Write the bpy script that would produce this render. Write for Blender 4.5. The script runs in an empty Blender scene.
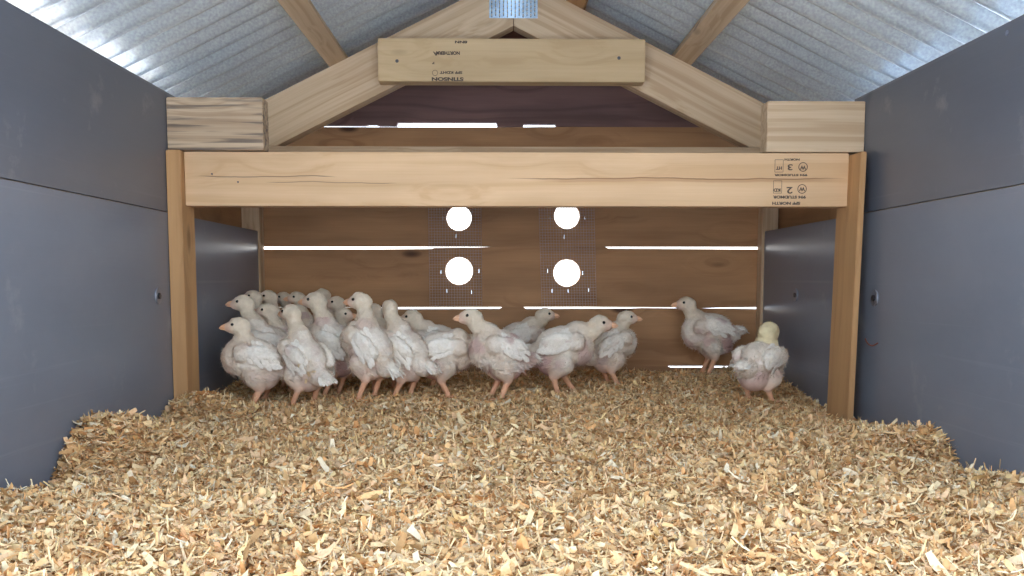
import bpy, bmesh, math, random
import numpy as np
from mathutils import Vector, Matrix, noise
sc = bpy.context.scene
COL = sc.collection
PI = math.pi
rnd = random.Random(7)

# ------------------------------------------------------------------ camera
cam = bpy.data.cameras.new('camera')
cam.sensor_width = 36.0
cam.lens = 900.0 / 1024.0 * 36.0
cam.shift_y = 0.069
cam.clip_start = 0.01
camo = bpy.data.objects.new('camera', cam)
camo.location = (0, 0, 0.31)
camo.rotation_euler = (math.radians(85.0), 0, math.radians(-0.95))
COL.objects.link(camo)
sc.camera = camo

# ------------------------------------------------------------------ world, sun, exposure
w = bpy.data.worlds.new('world'); sc.world = w; w.use_nodes = True
nt = w.node_tree; nt.nodes.clear()
wo = nt.nodes.new('ShaderNodeOutputWorld'); bg = nt.nodes.new('ShaderNodeBackground')
tc = nt.nodes.new('ShaderNodeTexCoord'); sp = nt.nodes.new('ShaderNodeSeparateXYZ')
cr = nt.nodes.new('ShaderNodeValToRGB')
_e = cr.color_ramp.elements.new(0.16); _e.color = (0.76, 0.87, 1.0, 1)
cr.color_ramp.elements[0].position = 0.0; cr.color_ramp.elements[0].color = (1.0, 0.96, 0.89, 1)
cr.color_ramp.elements[2].position = 0.75; cr.color_ramp.elements[2].color = (0.56, 0.74, 1.0, 1)
nt.links.new(tc.outputs['Generated'], sp.inputs[0]); nt.links.new(sp.outputs['Z'], cr.inputs[0])
nt.links.new(cr.outputs[0], bg.inputs[0]); bg.inputs[1].default_value = 3.2
nt.links.new(bg.outputs[0], wo.inputs[0])

sun = bpy.data.lights.new('sun', 'SUN'); sun.energy = 14.0; sun.angle = math.radians(0.6)
sun.color = (1.0, 0.95, 0.87)
suno = bpy.data.objects.new('sun', sun); COL.objects.link(suno)
# light comes from the back left, high up
d = Vector((-0.80, 0.30, 1.05)).normalized()
suno.rotation_euler = d.to_track_quat('Z', 'Y').to_euler()

vs = sc.view_settings
sc.display_settings.display_device = 'sRGB'
vs.view_transform = 'Standard'; vs.look = 'None'; vs.gamma = 1.0; vs.use_curve_mapping = False
vs.exposure = 0.47
sc.cycles.use_denoising = True
sc.cycles.max_bounces = 10
sc.cycles.diffuse_bounces = 6

# ------------------------------------------------------------------ measured layout (metres, camera over x=0,y=0)
XL, XR = -0.541, 0.611          # inner faces of the side panels
SEAM, WTOP = 0.421, 0.617
YF = 0.58                       # open front
YB = 2.10                       # inner face of back planks
CX = 0.033                      # ridge
def rafter_top(x): return 0.9015 - 0.497 * abs(x - CX)
F_ = 900.0; CYP = 358.7; pp_ = math.radians(5); ww_ = math.radians(.95)
def P(px, py, Y):
    """the point at depth Y of the place seen at a spot of the photograph (measuring aid)"""
    a = (px - 512) / F_; b = (CYP - py) / F_
    fy = math.cos(pp_) + b * math.sin(pp_); fz = -math.sin(pp_) + b * math.cos(pp_)
    x = a * math.cos(ww_) + fy * math.sin(ww_); y = -a * math.sin(ww_) + fy * math.cos(ww_)
    s = Y / y
    return Vector((x * s, Y, fz * s + .31))

# ------------------------------------------------------------------ materials
def new_mat(name):
    m = bpy.data.materials.new(name); m.use_nodes = True
    n = m.node_tree; b = n.nodes['Principled BSDF']
    return m, n, b
def node(n, t, **k):
    x = n.nodes.new(t)
    for a, v in k.items(): setattr(x, a, v)
    return x
def mixc(n, fac, a, b, blend='MIX'):
    x = n.nodes.new('ShaderNodeMix'); x.data_type = 'RGBA'; x.blend_type = blend
    for i, v in ((0, fac), (6, a), (7, b)):
        if isinstance(v, bpy.types.NodeSocket): n.links.new(v, x.inputs[i])
        else: x.inputs[i].default_value = v if not isinstance(v, tuple) else (*v, 1)
    return x.outputs[2]
def ramp(n, src, stops):
    r = n.nodes.new('ShaderNodeValToRGB'); e = r.color_ramp.elements
    while len(e) < len(stops): e.new(0.5)
    for el, (p, c) in zip(e, stops):
        el.position = p; el.color = (c, c, c, 1) if not isinstance(c, tuple) else (*c, 1)
    n.links.new(src, r.inputs[0]); return r.outputs[0]
def mapping(n, src, scale, loc=None):
    m = n.nodes.new('ShaderNodeMapping'); m.inputs['Scale'].default_value = scale
    n.links.new(src, m.inputs['Vector'])
    return m.outputs[0]

def wood(name, light, dark, ring=22.0, contrast=0.6, knots=0.5, rough=0.65, blotch=0.25, stain=None, cracks=()):
    """softwood, grain along the board's own X axis"""
    m, n, b = new_mat(name)
    tcn = node(n, 'ShaderNodeTexCoord'); oi = node(n, 'ShaderNodeObjectInfo')
    off = node(n, 'ShaderNodeVectorMath', operation='SCALE'); off.inputs[0].default_value = (7.3, 0.9, 1.7)
    n.links.new(oi.outputs['Random'], off.inputs[3])
    add = node(n, 'ShaderNodeVectorMath', operation='ADD')
    n.links.new(tcn.outputs['Object'], add.inputs[0]); n.links.new(off.outputs[0], add.inputs[1])
    v = add.outputs[0]
    # slow wander of the rings
    n1 = node(n, 'ShaderNodeTexNoise'); n1.inputs['Scale'].default_value = 1.0; n1.inputs['Detail'].default_value = 2
    n.links.new(mapping(n, v, (2.2, 9, 9)), n1.inputs['Vector'])
    # knots
    vo = node(n, 'ShaderNodeTexVoronoi'); vo.inputs['Scale'].default_value = 1.0
    n.links.new(mapping(n, v, (4.6, 12, 12)), vo.inputs['Vector'])
    halo = ramp(n, vo.outputs['Distance'], [(0.0, 1.0), (0.42, 0.0)])
    core = ramp(n, vo.outputs['Distance'], [(0.07, 1.0), (0.14, 0.0)])
    gsc = mapping(n, v, (0.35, ring * 2.2, ring * 2.2))
    wv = node(n, 'ShaderNodeTexNoise'); wv.inputs['Scale'].default_value = 1.0; wv.inputs['Detail'].default_value = 3
    a2 = node(n, 'ShaderNodeVectorMath', operation='MULTIPLY_ADD')
    n.links.new(n1.outputs['Color'], a2.inputs[0]); a2.inputs[1].default_value = (0.5, 2.2, 2.2)
    n.links.new(gsc, a2.inputs[2])
    a3 = node(n, 'ShaderNodeVectorMath', operation='SCALE'); a3.inputs[0].default_value = (0, 2.2, 2.2)
    n.links.new(halo, a3.inputs[3])
    a4 = node(n, 'ShaderNodeVectorMath', operation='ADD'); n.links.new(a2.outputs[0], a4.inputs[0]); n.links.new(a3.outputs[0], a4.inputs[1])
    n.links.new(a4.outputs[0], wv.inputs['Vector'])
    g = ramp(n, wv.outputs['Fac'], [(0.36, 0.0), (0.52, 0.35), (0.62, 1.0)])
    fib = node(n, 'ShaderNodeTexNoise'); fib.inputs['Scale'].default_value = 1.0; fib.inputs['Detail'].default_value = 4
    n.links.new(mapping(n, v, (9, 420, 420)), fib.inputs['Vector'])
    fr = ramp(n, fib.outputs['Fac'], [(0.3, 0.0), (0.7, 1.0)])
    mf = node(n, 'ShaderNodeMath', operation='MULTIPLY'); n.links.new(g, mf.inputs[0]); mf.inputs[1].default_value = contrast
    c = mixc(n, mf.outputs[0], light, dark)
    mf2 = node(n, 'ShaderNodeMath', operation='MULTIPLY'); n.links.new(fr, mf2.inputs[0]); mf2.inputs[1].default_value = 0.22
    c = mixc(n, mf2.outputs[0], c, dark)
    bl = node(n, 'ShaderNodeTexNoise'); bl.inputs['Scale'].default_value = 1.0; bl.inputs['Detail'].default_value = 3
    n.links.new(mapping(n, v, (3.0, 14, 14)), bl.inputs['Vector'])
    br = ramp(n, bl.outputs['Fac'], [(0.42, 0.0), (0.68, 1.0)])
    mb = node(n, 'ShaderNodeMath', operation='MULTIPLY'); n.links.new(br, mb.inputs[0]); mb.inputs[1].default_value = blotch
    c = mixc(n, mb.outputs[0], c, tuple(x * 0.62 for x in dark))
    mk = node(n, 'ShaderNodeMath', operation='MULTIPLY'); n.links.new(core, mk.inputs[0]); mk.inputs[1].default_value = knots
    c = mixc(n, mk.outputs[0], c, (dark[0] * .25, dark[1] * .2, dark[2] * .2))
    if stain:   # weather streaks with a shape of their own
        st = node(n, 'ShaderNodeTexNoise'); st.inputs['Scale'].default_value = 1.0; st.inputs['Detail'].default_value = 6
        n.links.new(mapping(n, v, (5, 110, 110)), st.inputs['Vector'])
        sr = ramp(n, st.outputs['Fac'], [(0.50, 0.0), (0.60, 1.0)])
        ms = node(n, 'ShaderNodeMath', operation='MULTIPLY'); n.links.new(sr, ms.inputs[0]); ms.inputs[1].default_value = stain
        c = mixc(n, ms.outputs[0], c, (0.09, 0.075, 0.07))
    if cracks:
        sx = node(n, 'ShaderNodeSeparateXYZ'); n.links.new(tcn.outputs['Object'], sx.inputs[0])
        wz = node(n, 'ShaderNodeTexNoise'); wz.inputs['Scale'].default_value = 1.0; wz.inputs['Detail'].default_value = 4
        n.links.new(mapping(n, tcn.outputs['Object'], (7, .1, .1)), wz.inputs['Vector'])
        for z0, hw, xa, xb, ccol, amt in cracks:
            q = node(n, 'ShaderNodeMath', operation='MULTIPLY_ADD'); n.links.new(wz.outputs['Fac'], q.inputs[0]); q.inputs[1].default_value = .012; q.inputs[2].default_value = z0 - .006
            q2 = node(n, 'ShaderNodeMath', operation='SUBTRACT'); n.links.new(sx.outputs['Z'], q2.inputs[0]); n.links.new(q.outputs[0], q2.inputs[1])
            q3 = node(n, 'ShaderNodeMath', operation='ABSOLUTE'); n.links.new(q2.outputs[0], q3.inputs[0])
            q4 = node(n, 'ShaderNodeMapRange'); n.links.new(q3.outputs[0], q4.inputs[0]); q4.inputs[1].default_value = hw; q4.inputs[2].default_value = hw * .45; 
            xm, xh = (xa + xb) / 2, (xb - xa) / 2
            x1 = node(n, 'ShaderNodeMath', operation='SUBTRACT'); n.links.new(sx.outputs['X'], x1.inputs[0]); x1.inputs[1].default_value = xm
            x2 = node(n, 'ShaderNodeMath', operation='ABSOLUTE'); n.links.new(x1.outputs[0], x2.inputs[0])
            x3 = node(n, 'ShaderNodeMapRange'); n.links.new(x2.outputs[0], x3.inputs[0]); x3.inputs[1].default_value = xh; x3.inputs[2].default_value = xh * .8; x3.inputs[4].default_value = amt
            q5 = node(n, 'ShaderNodeMath', operation='MULTIPLY'); n.links.new(q4.outputs[0], q5.inputs[0]); n.links.new(x3.outputs[0], q5.inputs[1])
            c = mixc(n, q5.outputs[0], c, ccol)
    n.links.new(c, b.inputs['Base Color'])
    b.inputs['Roughness'].default_value = rough; b.inputs['Specular IOR Level'].default_value = 0.3
    bp = node(n, 'ShaderNodeBump'); bp.inputs['Strength'].default_value = 0.25; bp.inputs['Distance'].default_value = 0.001
    n.links.new(fib.outputs['Fac'], bp.inputs['Height']); n.links.new(bp.outputs[0], b.inputs['Normal'])
    return m

W_BEAM = wood('fresh_pine', (0.74, 0.50, 0.29), (0.56, 0.33, 0.16), ring=30, contrast=.5,
    cracks=((.0035, .0011, -.53, -.30, (.20, .12, .07), .8), (-.001, .0040, .02, .545, (.46, .25, .12), .55), (.0015, .0012, -.02, .55, (.22, .11, .05), .75), (-.006, .0008, -.42, -.2, (.2, .12, .07), .7)))
W_FRAME = wood('pale_fir', (0.66, 0.50, 0.33), (0.44, 0.29, 0.165), ring=48, contrast=.7, knots=.65)
W_WEATHER = wood('weathered_fir', (0.64, 0.49, 0.33), (0.38, 0.25, 0.15), ring=48, contrast=.8, stain=.75)
W_PLANK = wood('cedar_plank', (0.50, 0.275, 0.13), (0.30, 0.145, 0.062), ring=14, contrast=.6, knots=.95, blotch=.5, rough=.6)
W_DARK = wood('dark_stained_board', (0.29, 0.165, 0.145), (0.14, 0.078, 0.07), ring=14, contrast=.8, knots=.3, blotch=.5)
W_COLLAR = wood('yellow_fir', (0.64, 0.47, 0.27), (0.48, 0.32, 0.16), ring=30, contrast=.5)
W_POST = wood('orange_pine', (0.58, 0.335, 0.15), (0.38, 0.195, 0.08), ring=16, contrast=.55)

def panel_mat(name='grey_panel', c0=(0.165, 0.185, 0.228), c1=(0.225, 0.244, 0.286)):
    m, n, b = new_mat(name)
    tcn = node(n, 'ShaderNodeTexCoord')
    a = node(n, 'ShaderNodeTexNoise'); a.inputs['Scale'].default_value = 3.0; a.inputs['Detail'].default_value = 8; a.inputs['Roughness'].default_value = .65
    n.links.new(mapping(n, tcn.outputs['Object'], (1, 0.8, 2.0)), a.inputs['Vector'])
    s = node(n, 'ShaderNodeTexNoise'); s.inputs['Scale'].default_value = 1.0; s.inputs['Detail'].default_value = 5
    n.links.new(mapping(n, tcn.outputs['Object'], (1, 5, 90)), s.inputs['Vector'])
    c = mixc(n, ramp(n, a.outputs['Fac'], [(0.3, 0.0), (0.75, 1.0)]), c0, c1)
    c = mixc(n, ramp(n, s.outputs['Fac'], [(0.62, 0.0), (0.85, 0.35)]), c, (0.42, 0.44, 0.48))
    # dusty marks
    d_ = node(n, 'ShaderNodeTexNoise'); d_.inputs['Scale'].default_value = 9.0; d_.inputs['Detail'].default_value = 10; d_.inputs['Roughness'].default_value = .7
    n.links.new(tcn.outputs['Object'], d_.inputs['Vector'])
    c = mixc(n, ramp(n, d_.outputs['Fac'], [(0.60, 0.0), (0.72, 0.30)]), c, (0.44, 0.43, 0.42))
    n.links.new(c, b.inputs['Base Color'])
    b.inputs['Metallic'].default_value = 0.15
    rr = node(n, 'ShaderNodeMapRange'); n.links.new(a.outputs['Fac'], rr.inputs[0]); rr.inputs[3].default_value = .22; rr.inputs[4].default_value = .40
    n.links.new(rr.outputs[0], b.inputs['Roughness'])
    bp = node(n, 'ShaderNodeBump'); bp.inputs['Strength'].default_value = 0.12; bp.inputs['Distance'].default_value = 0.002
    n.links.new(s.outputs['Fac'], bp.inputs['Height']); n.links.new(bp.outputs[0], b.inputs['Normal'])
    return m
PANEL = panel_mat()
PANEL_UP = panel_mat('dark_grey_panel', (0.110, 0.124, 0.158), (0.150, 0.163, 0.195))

def galv(name, base=(0.62, 0.66, 0.71), rough=0.34, scale=170, metal=.9):
    m, n, b = new_mat(name)
    tcn = node(n, 'ShaderNodeTexCoord')
    v = node(n, 'ShaderNodeTexNoise'); v.inputs['Scale'].default_value = scale; v.inputs['Detail'].default_value = 3
    n.links.new(tcn.outputs['Object'], v.inputs['Vector'])
    bw = node(n, 'ShaderNodeMapRange'); n.links.new(v.outputs['Fac'], bw.inputs[0]); bw.inputs[1].default_value = .3; bw.inputs[2].default_value = .7
    no = node(n, 'ShaderNodeTexNoise'); no.inputs['Scale'].default_value = 14; no.inputs['Detail'].default_value = 6
    n.links.new(tcn.outputs['Object'], no.inputs['Vector'])
    c = mixc(n, bw.outputs[0], tuple(x * .80 for x in base), tuple(min(1, x * 1.10) for x in base))
    c = mixc(n, ramp(n, no.outputs['Fac'], [(0.45, 0.0), (0.8, 0.35)]), c, tuple(x * .7 for x in base))
    n.links.new(c, b.inputs['Base Color']); b.inputs['Metallic'].default_value = metal
    b.inputs['Roughness'].default_value = rough
    return m
GALV = galv('galvanised_sheet', (0.74, 0.86, 1.0), .30, 240, .70)
STEEL = galv('bright_steel', (0.66, 0.80, 0.95), 0.22, 60)
def plain(name, col, rough=.6, metal=0.0, spec=.5):
    m, n, b = new_mat(name)
    no = node(n, 'ShaderNodeTexNoise'); no.inputs['Scale'].default_value = 60; no.inputs['Detail'].default_value = 4
    tcn = node(n, 'ShaderNodeTexCoord'); n.links.new(tcn.outputs['Object'], no.inputs['Vector'])
    c = mixc(n, ramp(n, no.outputs['Fac'], [(.35, 0.0), (.7, 1.0)]), tuple(x * .85 for x in col), tuple(min(1, x * 1.1) for x in col))
    n.links.new(c, b.inputs['Base Color']); b.inputs['Roughness'].default_value = rough
    b.inputs['Metallic'].default_value = metal; b.inputs['Specular IOR Level'].default_value = spec
    return m
WIRE = plain('wire_mesh_steel', (0.46, 0.41, 0.43), .45, .2)
INK = plain('stamp_ink', (0.10, 0.075, 0.06), .7, 0, .2)
EYE = plain('eye_black', (0.008, 0.006, 0.006), .2)
BEAK = plain('beak_horn', (0.80, 0.46, 0.27), .45)
SCREWM = plain('screw_metal', (0.10, 0.10, 0.11), .35, .8)
GROUND = plain('dry_ground', (0.50, 0.53, 0.58), .9, 0, .1)
PLY = plain('plywood', (0.5, 0.36, 0.22), .8)
def attr_mat(name, rough, subsurf=0.0, spec=.3, varn=0.0, bump=0.0):
    m, n, b = new_mat(name)
    at = node(n, 'ShaderNodeAttribute'); at.attribute_name = 'Col'
    tcn = node(n, 'ShaderNodeTexCoord')
    no = node(n, 'ShaderNodeTexNoise'); no.inputs['Scale'].default_value = 260; no.inputs['Detail'].default_value = 4
    n.links.new(tcn.outputs['Object'], no.inputs['Vector'])
    if varn:
        c = mixc(n, ramp(n, no.outputs['Fac'], [(.35, 0.0), (.7, varn)]), at.outputs['Color'], (0.62, .55, .48), 'MULTIPLY')
    else: c = at.outputs['Color']
    n.links.new(c, b.inputs['Base Color']); b.inputs['Roughness'].default_value = rough
    b.inputs['Specular IOR Level'].default_value = spec
    if subsurf:
        b.inputs['Subsurface Weight'].default_value = subsurf; b.inputs['Subsurface Radius'].default_value = (1, .6, .45)
        b.inputs['Subsurface Scale'].default_value = 0.004
    if bump:
        bp = node(n, 'ShaderNodeBump'); bp.inputs['Strength'].default_value = bump; bp.inputs['Distance'].default_value = 0.0015
        n.links.new(no.outputs['Fac'], bp.inputs['Height']); n.links.new(bp.outputs[0], b.inputs['Normal'])
    return m
CHICKM = attr_mat('down_and_skin', .9, .1, .1, .18, .3)
FEATHER = attr_mat('white_feather', .75, 0, .25, .3, .2)
SHAVE = attr_mat('wood_shaving', .75, 0, .2, .45, .3)

# ------------------------------------------------------------------ helpers
def tag(o, label=None, cat=None, group=None, kind=None):
    if label: o['label'] = label
    if cat: o['category'] = cat
    if group: o['group'] = group
    if kind: o['kind'] = kind
    return o
def link(name, me, mat=None, parent=None, mw=None):
    if mat and not me.materials: me.materials.append(mat)
    o = bpy.data.objects.new(name, me); COL.objects.link(o)
    if mw is not None: o.matrix_world = mw
    if parent is not None:
        o.parent = parent
        o.matrix_parent_inverse = Matrix.Identity(4)
        if mw is not None: o.matrix_local = PW[parent.name].inverted() @ mw
    PW[o.name] = mw if mw is not None else (PW[parent.name] if parent is not None else Matrix.Identity(4))
    return o
PW = {}
def empty(name, loc=(0, 0, 0), rz=0.0):
    o = bpy.data.objects.new(name, None); COL.objects.link(o); o.empty_display_size = .02
    m = Matrix.Translation(loc) @ Matrix.Rotation(rz, 4, 'Z'); o.matrix_world = m; PW[o.name] = m
    return o
def bm_mesh(bm, name='m', smooth=False):
    me = bpy.data.meshes.new(name); bmesh.ops.recalc_face_normals(bm, faces=bm.faces[:]); bm.to_mesh(me); bm.free()
    if smooth: me.polygons.foreach_set('use_smooth', [True] * len(me.polygons))
    return me
AX = {'X': Matrix.Identity(4),
      'Y': Matrix.Rotation(PI / 2, 4, 'Z'),
      'Z': Matrix.Rotation(-PI / 2, 4, 'Y')}
def board(name, x0, x1, y0, y1, z0, z1, mat, axis='X', parent=None, bev=.0012, holes=None):
    """a board between two corners, its grain along `axis`"""
    c = Vector(((x0 + x1) / 2, (y0 + y1) / 2, (z0 + z1) / 2)); R = AX[axis]
    s = R.to_3x3().inverted() @ Vector((x1 - x0, y1 - y0, z1 - z0)); s = Vector((abs(s.x), abs(s.y), abs(s.z)))
    bm = bmesh.new(); bmesh.ops.create_cube(bm, size=1.0)
    bmesh.ops.scale(bm, vec=s, verts=bm.verts)
    if bev: bmesh.ops.bevel(bm, geom=bm.edges[:], offset=bev, segments=2, affect='EDGES')
    return link(name, bm_mesh(bm, name), mat, parent, Matrix.Translation(c) @ R)
def prism(pts, y0, y1, bev=0.0):
    """outline in x,z extruded from y0 to y1"""
    bm = bmesh.new(); vs_ = [bm.verts.new((x, y0, z)) for x, z in pts]; f = bm.faces.new(vs_)
    r = bmesh.ops.extrude_face_region(bm, geom=[f])
    for v in r['geom']:
        if isinstance(v, bmesh.types.BMVert): v.co.y = y1
    if bev:
        es = [e for e in bm.edges if e.calc_face_angle(0) > .3]
        bmesh.ops.bevel(bm, geom=es, offset=bev, segments=2, affect='EDGES')
    return bm
def apply_mods(o):
    bpy.context.view_layer.update()
    dg = bpy.context.evaluated_depsgraph_get()
    me = bpy.data.meshes.new_from_object(o.evaluated_get(dg))
    o.modifiers.clear(); o.data = me
    return me
def cyl_bm(bm, c, r, h, axis='Y', seg=24, r2=None):
    M = Matrix.Translation(c) @ {'Y': Matrix.Rotation(PI / 2, 4, 'X'), 'X': Matrix.Rotation(PI / 2, 4, 'Y'), 'Z': Matrix.Identity(4)}[axis]
    bmesh.ops.create_cone(bm, cap_ends=True, segments=seg, radius1=r, radius2=r if r2 is None else r2, depth=h, matrix=M)
def bore(o, cyls):
    """drill round holes; cyls = (centre, radius, depth, axis) in world"""
    bm = bmesh.new()
    for c, r, h, ax in cyls: cyl_bm(bm, c, r, h, ax, 40)
    me = bm_mesh(bm, 'cut'); k = bpy.data.objects.new('cut', me); COL.objects.link(k); k.matrix_world = PW[o.name]
    md = o.modifiers.new('b', 'BOOLEAN'); md.object = k; md.operation = 'DIFFERENCE'; md.solver = 'EXACT'
    apply_mods(o)
    bpy.data.objects.remove(k)

# ------------------------------------------------------------------ ground and floor
bm = bmesh.new(); bmesh.ops.create_grid(bm, x_segments=8, y_segments=8, size=14)
g0 = link('ground', bm_mesh(bm), GROUND, None, Matrix.Translation((0, 0, -.12))); tag(g0, kind='structure')
fl = board('floor', XL - .04, XR + .04, YF, YB, -.02, 0.0, PLY, 'Y'); tag(fl, kind='structure')

# ------------------------------------------------------------------ side walls
for side, x, s in (('left', XL, -1), ('right', XR, 1)):
    e = empty('wall_' + side, (x, 1.2, 0)); tag(e, kind='structure')
    def xs(a, b): return (min(x + s * a, x + s * b), max(x + s * a, x + s * b))
    a, b = xs(0, .006)
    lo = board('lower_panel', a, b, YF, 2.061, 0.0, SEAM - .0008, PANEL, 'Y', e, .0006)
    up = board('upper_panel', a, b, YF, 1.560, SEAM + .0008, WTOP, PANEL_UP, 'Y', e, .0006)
    if side == 'right':
        bore(up, [(Vector((0, 0, 0)) + (PW[up.name].inverted() @ Vector((XR, 1.0977, .6046))), .0032, .05, 'Y')])
    a, b = xs(.0065, .036)
    board('seam_light_block', a, b, YF, 1.46, SEAM - .02, SEAM + .02, W_FRAME, 'Y', e)  # added unseen strip behind the seam, blocks light leaking between the panels
    for y in (0.60, 0.88, 1.16, 1.47):
        board('wall_stud', a + s * .0297, b + s * .0297, y, y + .06, 0, WTOP - .03, W_FRAME, 'Z', e)
    a, b = xs(.0365, .055)
    for z in (0.0, .142, .284):
        board('side_plank', a, b, 1.47, YB + .018, z, z + .139, W_PLANK, 'Y', e)
    board('side_plank', a, b, 1.47, YB + .018, .4234, .59, W_PLANK, 'Y', e)

# ------------------------------------------------------------------ back wall of planks
wb = empty('wall_back', (CX, YB + .009, 0)); tag(wb, kind='structure')
PX0, PX1 = XL - .036, XR + .036
def prof(z, pts):   # edge line with small dips: list of (x, dz)
    return [(x, z + dz) for x, dz in pts]
def plank(z0, z1, top=None, bot=None, mat=W_PLANK, holes=(), x0=PX0, x1=PX1):
    tp = [(x0, z1)] + [(x, z1 + dz) for x, dz in (top or [])] + [(x1, z1)]
    bt = [(x0, z0)] + [(x, z0 + dz) for x, dz in (bot or [])] + [(x1, z0)]
    bm = prism(bt + tp[::-1], YB, YB + .018)
    me = bm_mesh(bm); c = Vector((CX, YB + .009, (z0 + z1) / 2)); me.transform(Matrix.Translation(-c))
    o = link('plank', me, mat, wb, Matrix.Translation(c))
    if holes: bore(o, [(Vector(h) - c, r, .08, 'Y') for h, r in holes])
    return o
# gap 1 (z .107), gap 2 (z .245), gap 3 (z .384), gap 4 hidden, gap 5 (z .6635)
plank(-.03, .1035, top=[(-.56, .0045), (.400, .0045), (.412, 0.0), (.490, 0.0), (.492, .004), (.503, .004), (.506, 0.0), (.545, 0.0), (.55, .0045), (.6, .0045)])
plank(.1078, .2415, bot=[(-.4, .0003), (.6, .0003)],
      top=[(-.56, .0045), (-.335, .0045), (-.325, .0005), (.005, .0012), (.012, .0052), (.062, .0052), (.068, .0010), (.3, .0015), (.34, .003), (.5, .0018)])
plank(.2468, .3805, bot=[(-.1, 0.0), (.2, .0003), (.45, -.0012), (.47, -.003), (.55, -.001)],
      top=[(-.3, 0.0), (-.15, .0012), (-.145, .0035), (-.04, .0048), (.0, .0062), (.25, .0062), (.26, .002), (.5, .001)],
      holes=[((-.0882, YB, .3307), .0320), ((.1627, YB, .3261), .0315)])
plank(.3868, .5200, holes=[((-.0876, YB, .4525), .0290), ((.1621, YB, .4575), .0295)])
plank(.5215, .6580, top=[(-.42, .0), (-.24, .0), (.01, .0), (.1, .0015), (.55, .0015)])
# gable boards, dark stained, cut to the roof slope
def gable(z0, z1, bot, mat):
    def xr(z): return (0.93 - z) / .497
    bt = [(CX - xr(z0), z0)] + bot + [(CX + xr(z0), z0)]
    tp = [(CX - xr(z1), z1), (CX + xr(z1), z1)] if z1 < .929 else [(CX, .93)]
    bm = prism(bt + tp[::-1], YB, YB + .018)
    me = bm_mesh(bm); c = Vector((CX, YB + .009, (z0 + z1) / 2)); me.transform(Matrix.Translation(-c))
    return link('gable_board', me, mat, wb, Matrix.Translation(c))
zt = .6620
gable(zt, .7980, [(-.44, zt), (-.435, zt), (-.30, .6615), (-.295, .6635), (-.275, .6635), (-.27, .6612), (-.229, .6612), (-.2265, .6685), (-.001, .6690), (.001, .6600), (.060, .6600), (.062, .6660), (.134, .6655), (.136, .6602), (.4, .6600)], W_DARK)
gable(.7985, .93, [], wood('red_brown_board', (0.27, 0.115, 0.075), (0.13, 0.055, 0.04), ring=12, contrast=.7))

# ------------------------------------------------------------------ frame timber
def thing(o, label, cat, group=None): return tag(o, label, cat, group)
thing(board('wooden_post', XL - .036, XL + .004, 2.0625, YB - .0005, 0, .60, W_FRAME, 'Z'),
      'narrow pale corner post standing behind the chicks at the left end of the plank wall', 'post', 'corner posts at the plank wall')
thing(board('wooden_post', XR - .005, XR + .031, 2.0625, YB - .0005, 0, .60, W_FRAME, 'Z'),
      'narrow pale corner post at the right end of the plank wall', 'post', 'corner posts at the plank wall')
thing(board('wooden_post', XL + .0008, -.5165, 1.500, 1.562, 0, .5215, W_POST, 'Z'),
      'upright pine post holding the left end of the front crossbeam', 'post', 'front posts')
_rp = board('wooden_post', .5880, .5975, 1.466, 1.562, .01, .5165, W_POST, 'Z')
_rp.matrix_world = Matrix.Translation((.594, 1.514, .52)) @ Matrix.Rotation(math.atan(.009 / .5), 4, 'Y') @ Matrix.Translation((-.594, -1.514, -.52)) @ PW[_rp.name]
thing(_rp,
      'upright orange pine post holding the stamped right end of the front crossbeam', 'post', 'front posts')
beam = thing(board('wooden_beam', -.5155, .5875, 1.515, 1.553, .4325, .5205, W_BEAM, 'X'),
      'long yellow pine crossbeam spanning between the two front posts', 'beam')
thing(board('wooden_block', XL + .0008, -.3835, 1.510, 1.548, .5225, .6075, W_WEATHER, 'X'),
      'short weathered timber block with black streaks on the left end of the crossbeam', 'timber block', 'blocks on the crossbeam')
thing(board('wooden_block', .4475, XR - .0008, 1.510, 1.548, .5218, .6045, W_FRAME, 'X'),
      'short clean timber block on the right end of the crossbeam above the stamp', 'timber block', 'blocks on the crossbeam')
thing(board('tie_beam', XL - .034, XR + .034, 1.800, 1.838, .484, .571, W_FRAME, 'X'),
      'horizontal timber behind the front crossbeam carrying the feet of the rafters', 'beam')

# rafters (outline along the slope; own X axis runs down the rafter)
def rafter(s, label):
    x_in = CX + s * .0008; x_out = CX + s * (.53 + (.033 if s > 0 else 0.0) * 0 + .01)
    d_in, d_out = .0008, .548
    T = .9015; Bz = T - .0988; k = .497
    pts = [(d_in, T - k * d_in), (d_out, T - k * d_out), (d_out, .5715), ((Bz - .5715) / k, .5715), (d_in, Bz - k * d_in)]
    pts = [(CX + s * a, z) for a, z in pts]
    bm = prism(pts, 1.800, 1.838, .001); me = bm_mesh(bm)
    c = Vector((CX + s * .27, 1.819, .72)); ang = math.atan(.497) * s
    M = Matrix.Translation(c) @ Matrix.Rotation(ang, 4, 'Y')
    me.transform(M.inverted())
    return thing(link('rafter', me, W_FRAME, None, M), label, 'rafter', 'rafters of the roof truss')
rafter(-1, 'left sloping rafter of the truss rising to the metal plate')
rafter(1, 'right sloping rafter of the truss rising to the metal plate')
ctie = thing(board('collar_tie', -.2262, .2840, 1.761, 1.7995, .6880, .7680, W_COLLAR, 'X'),
      'short horizontal board screwed across both rafters below the peak', 'timber board')
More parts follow.
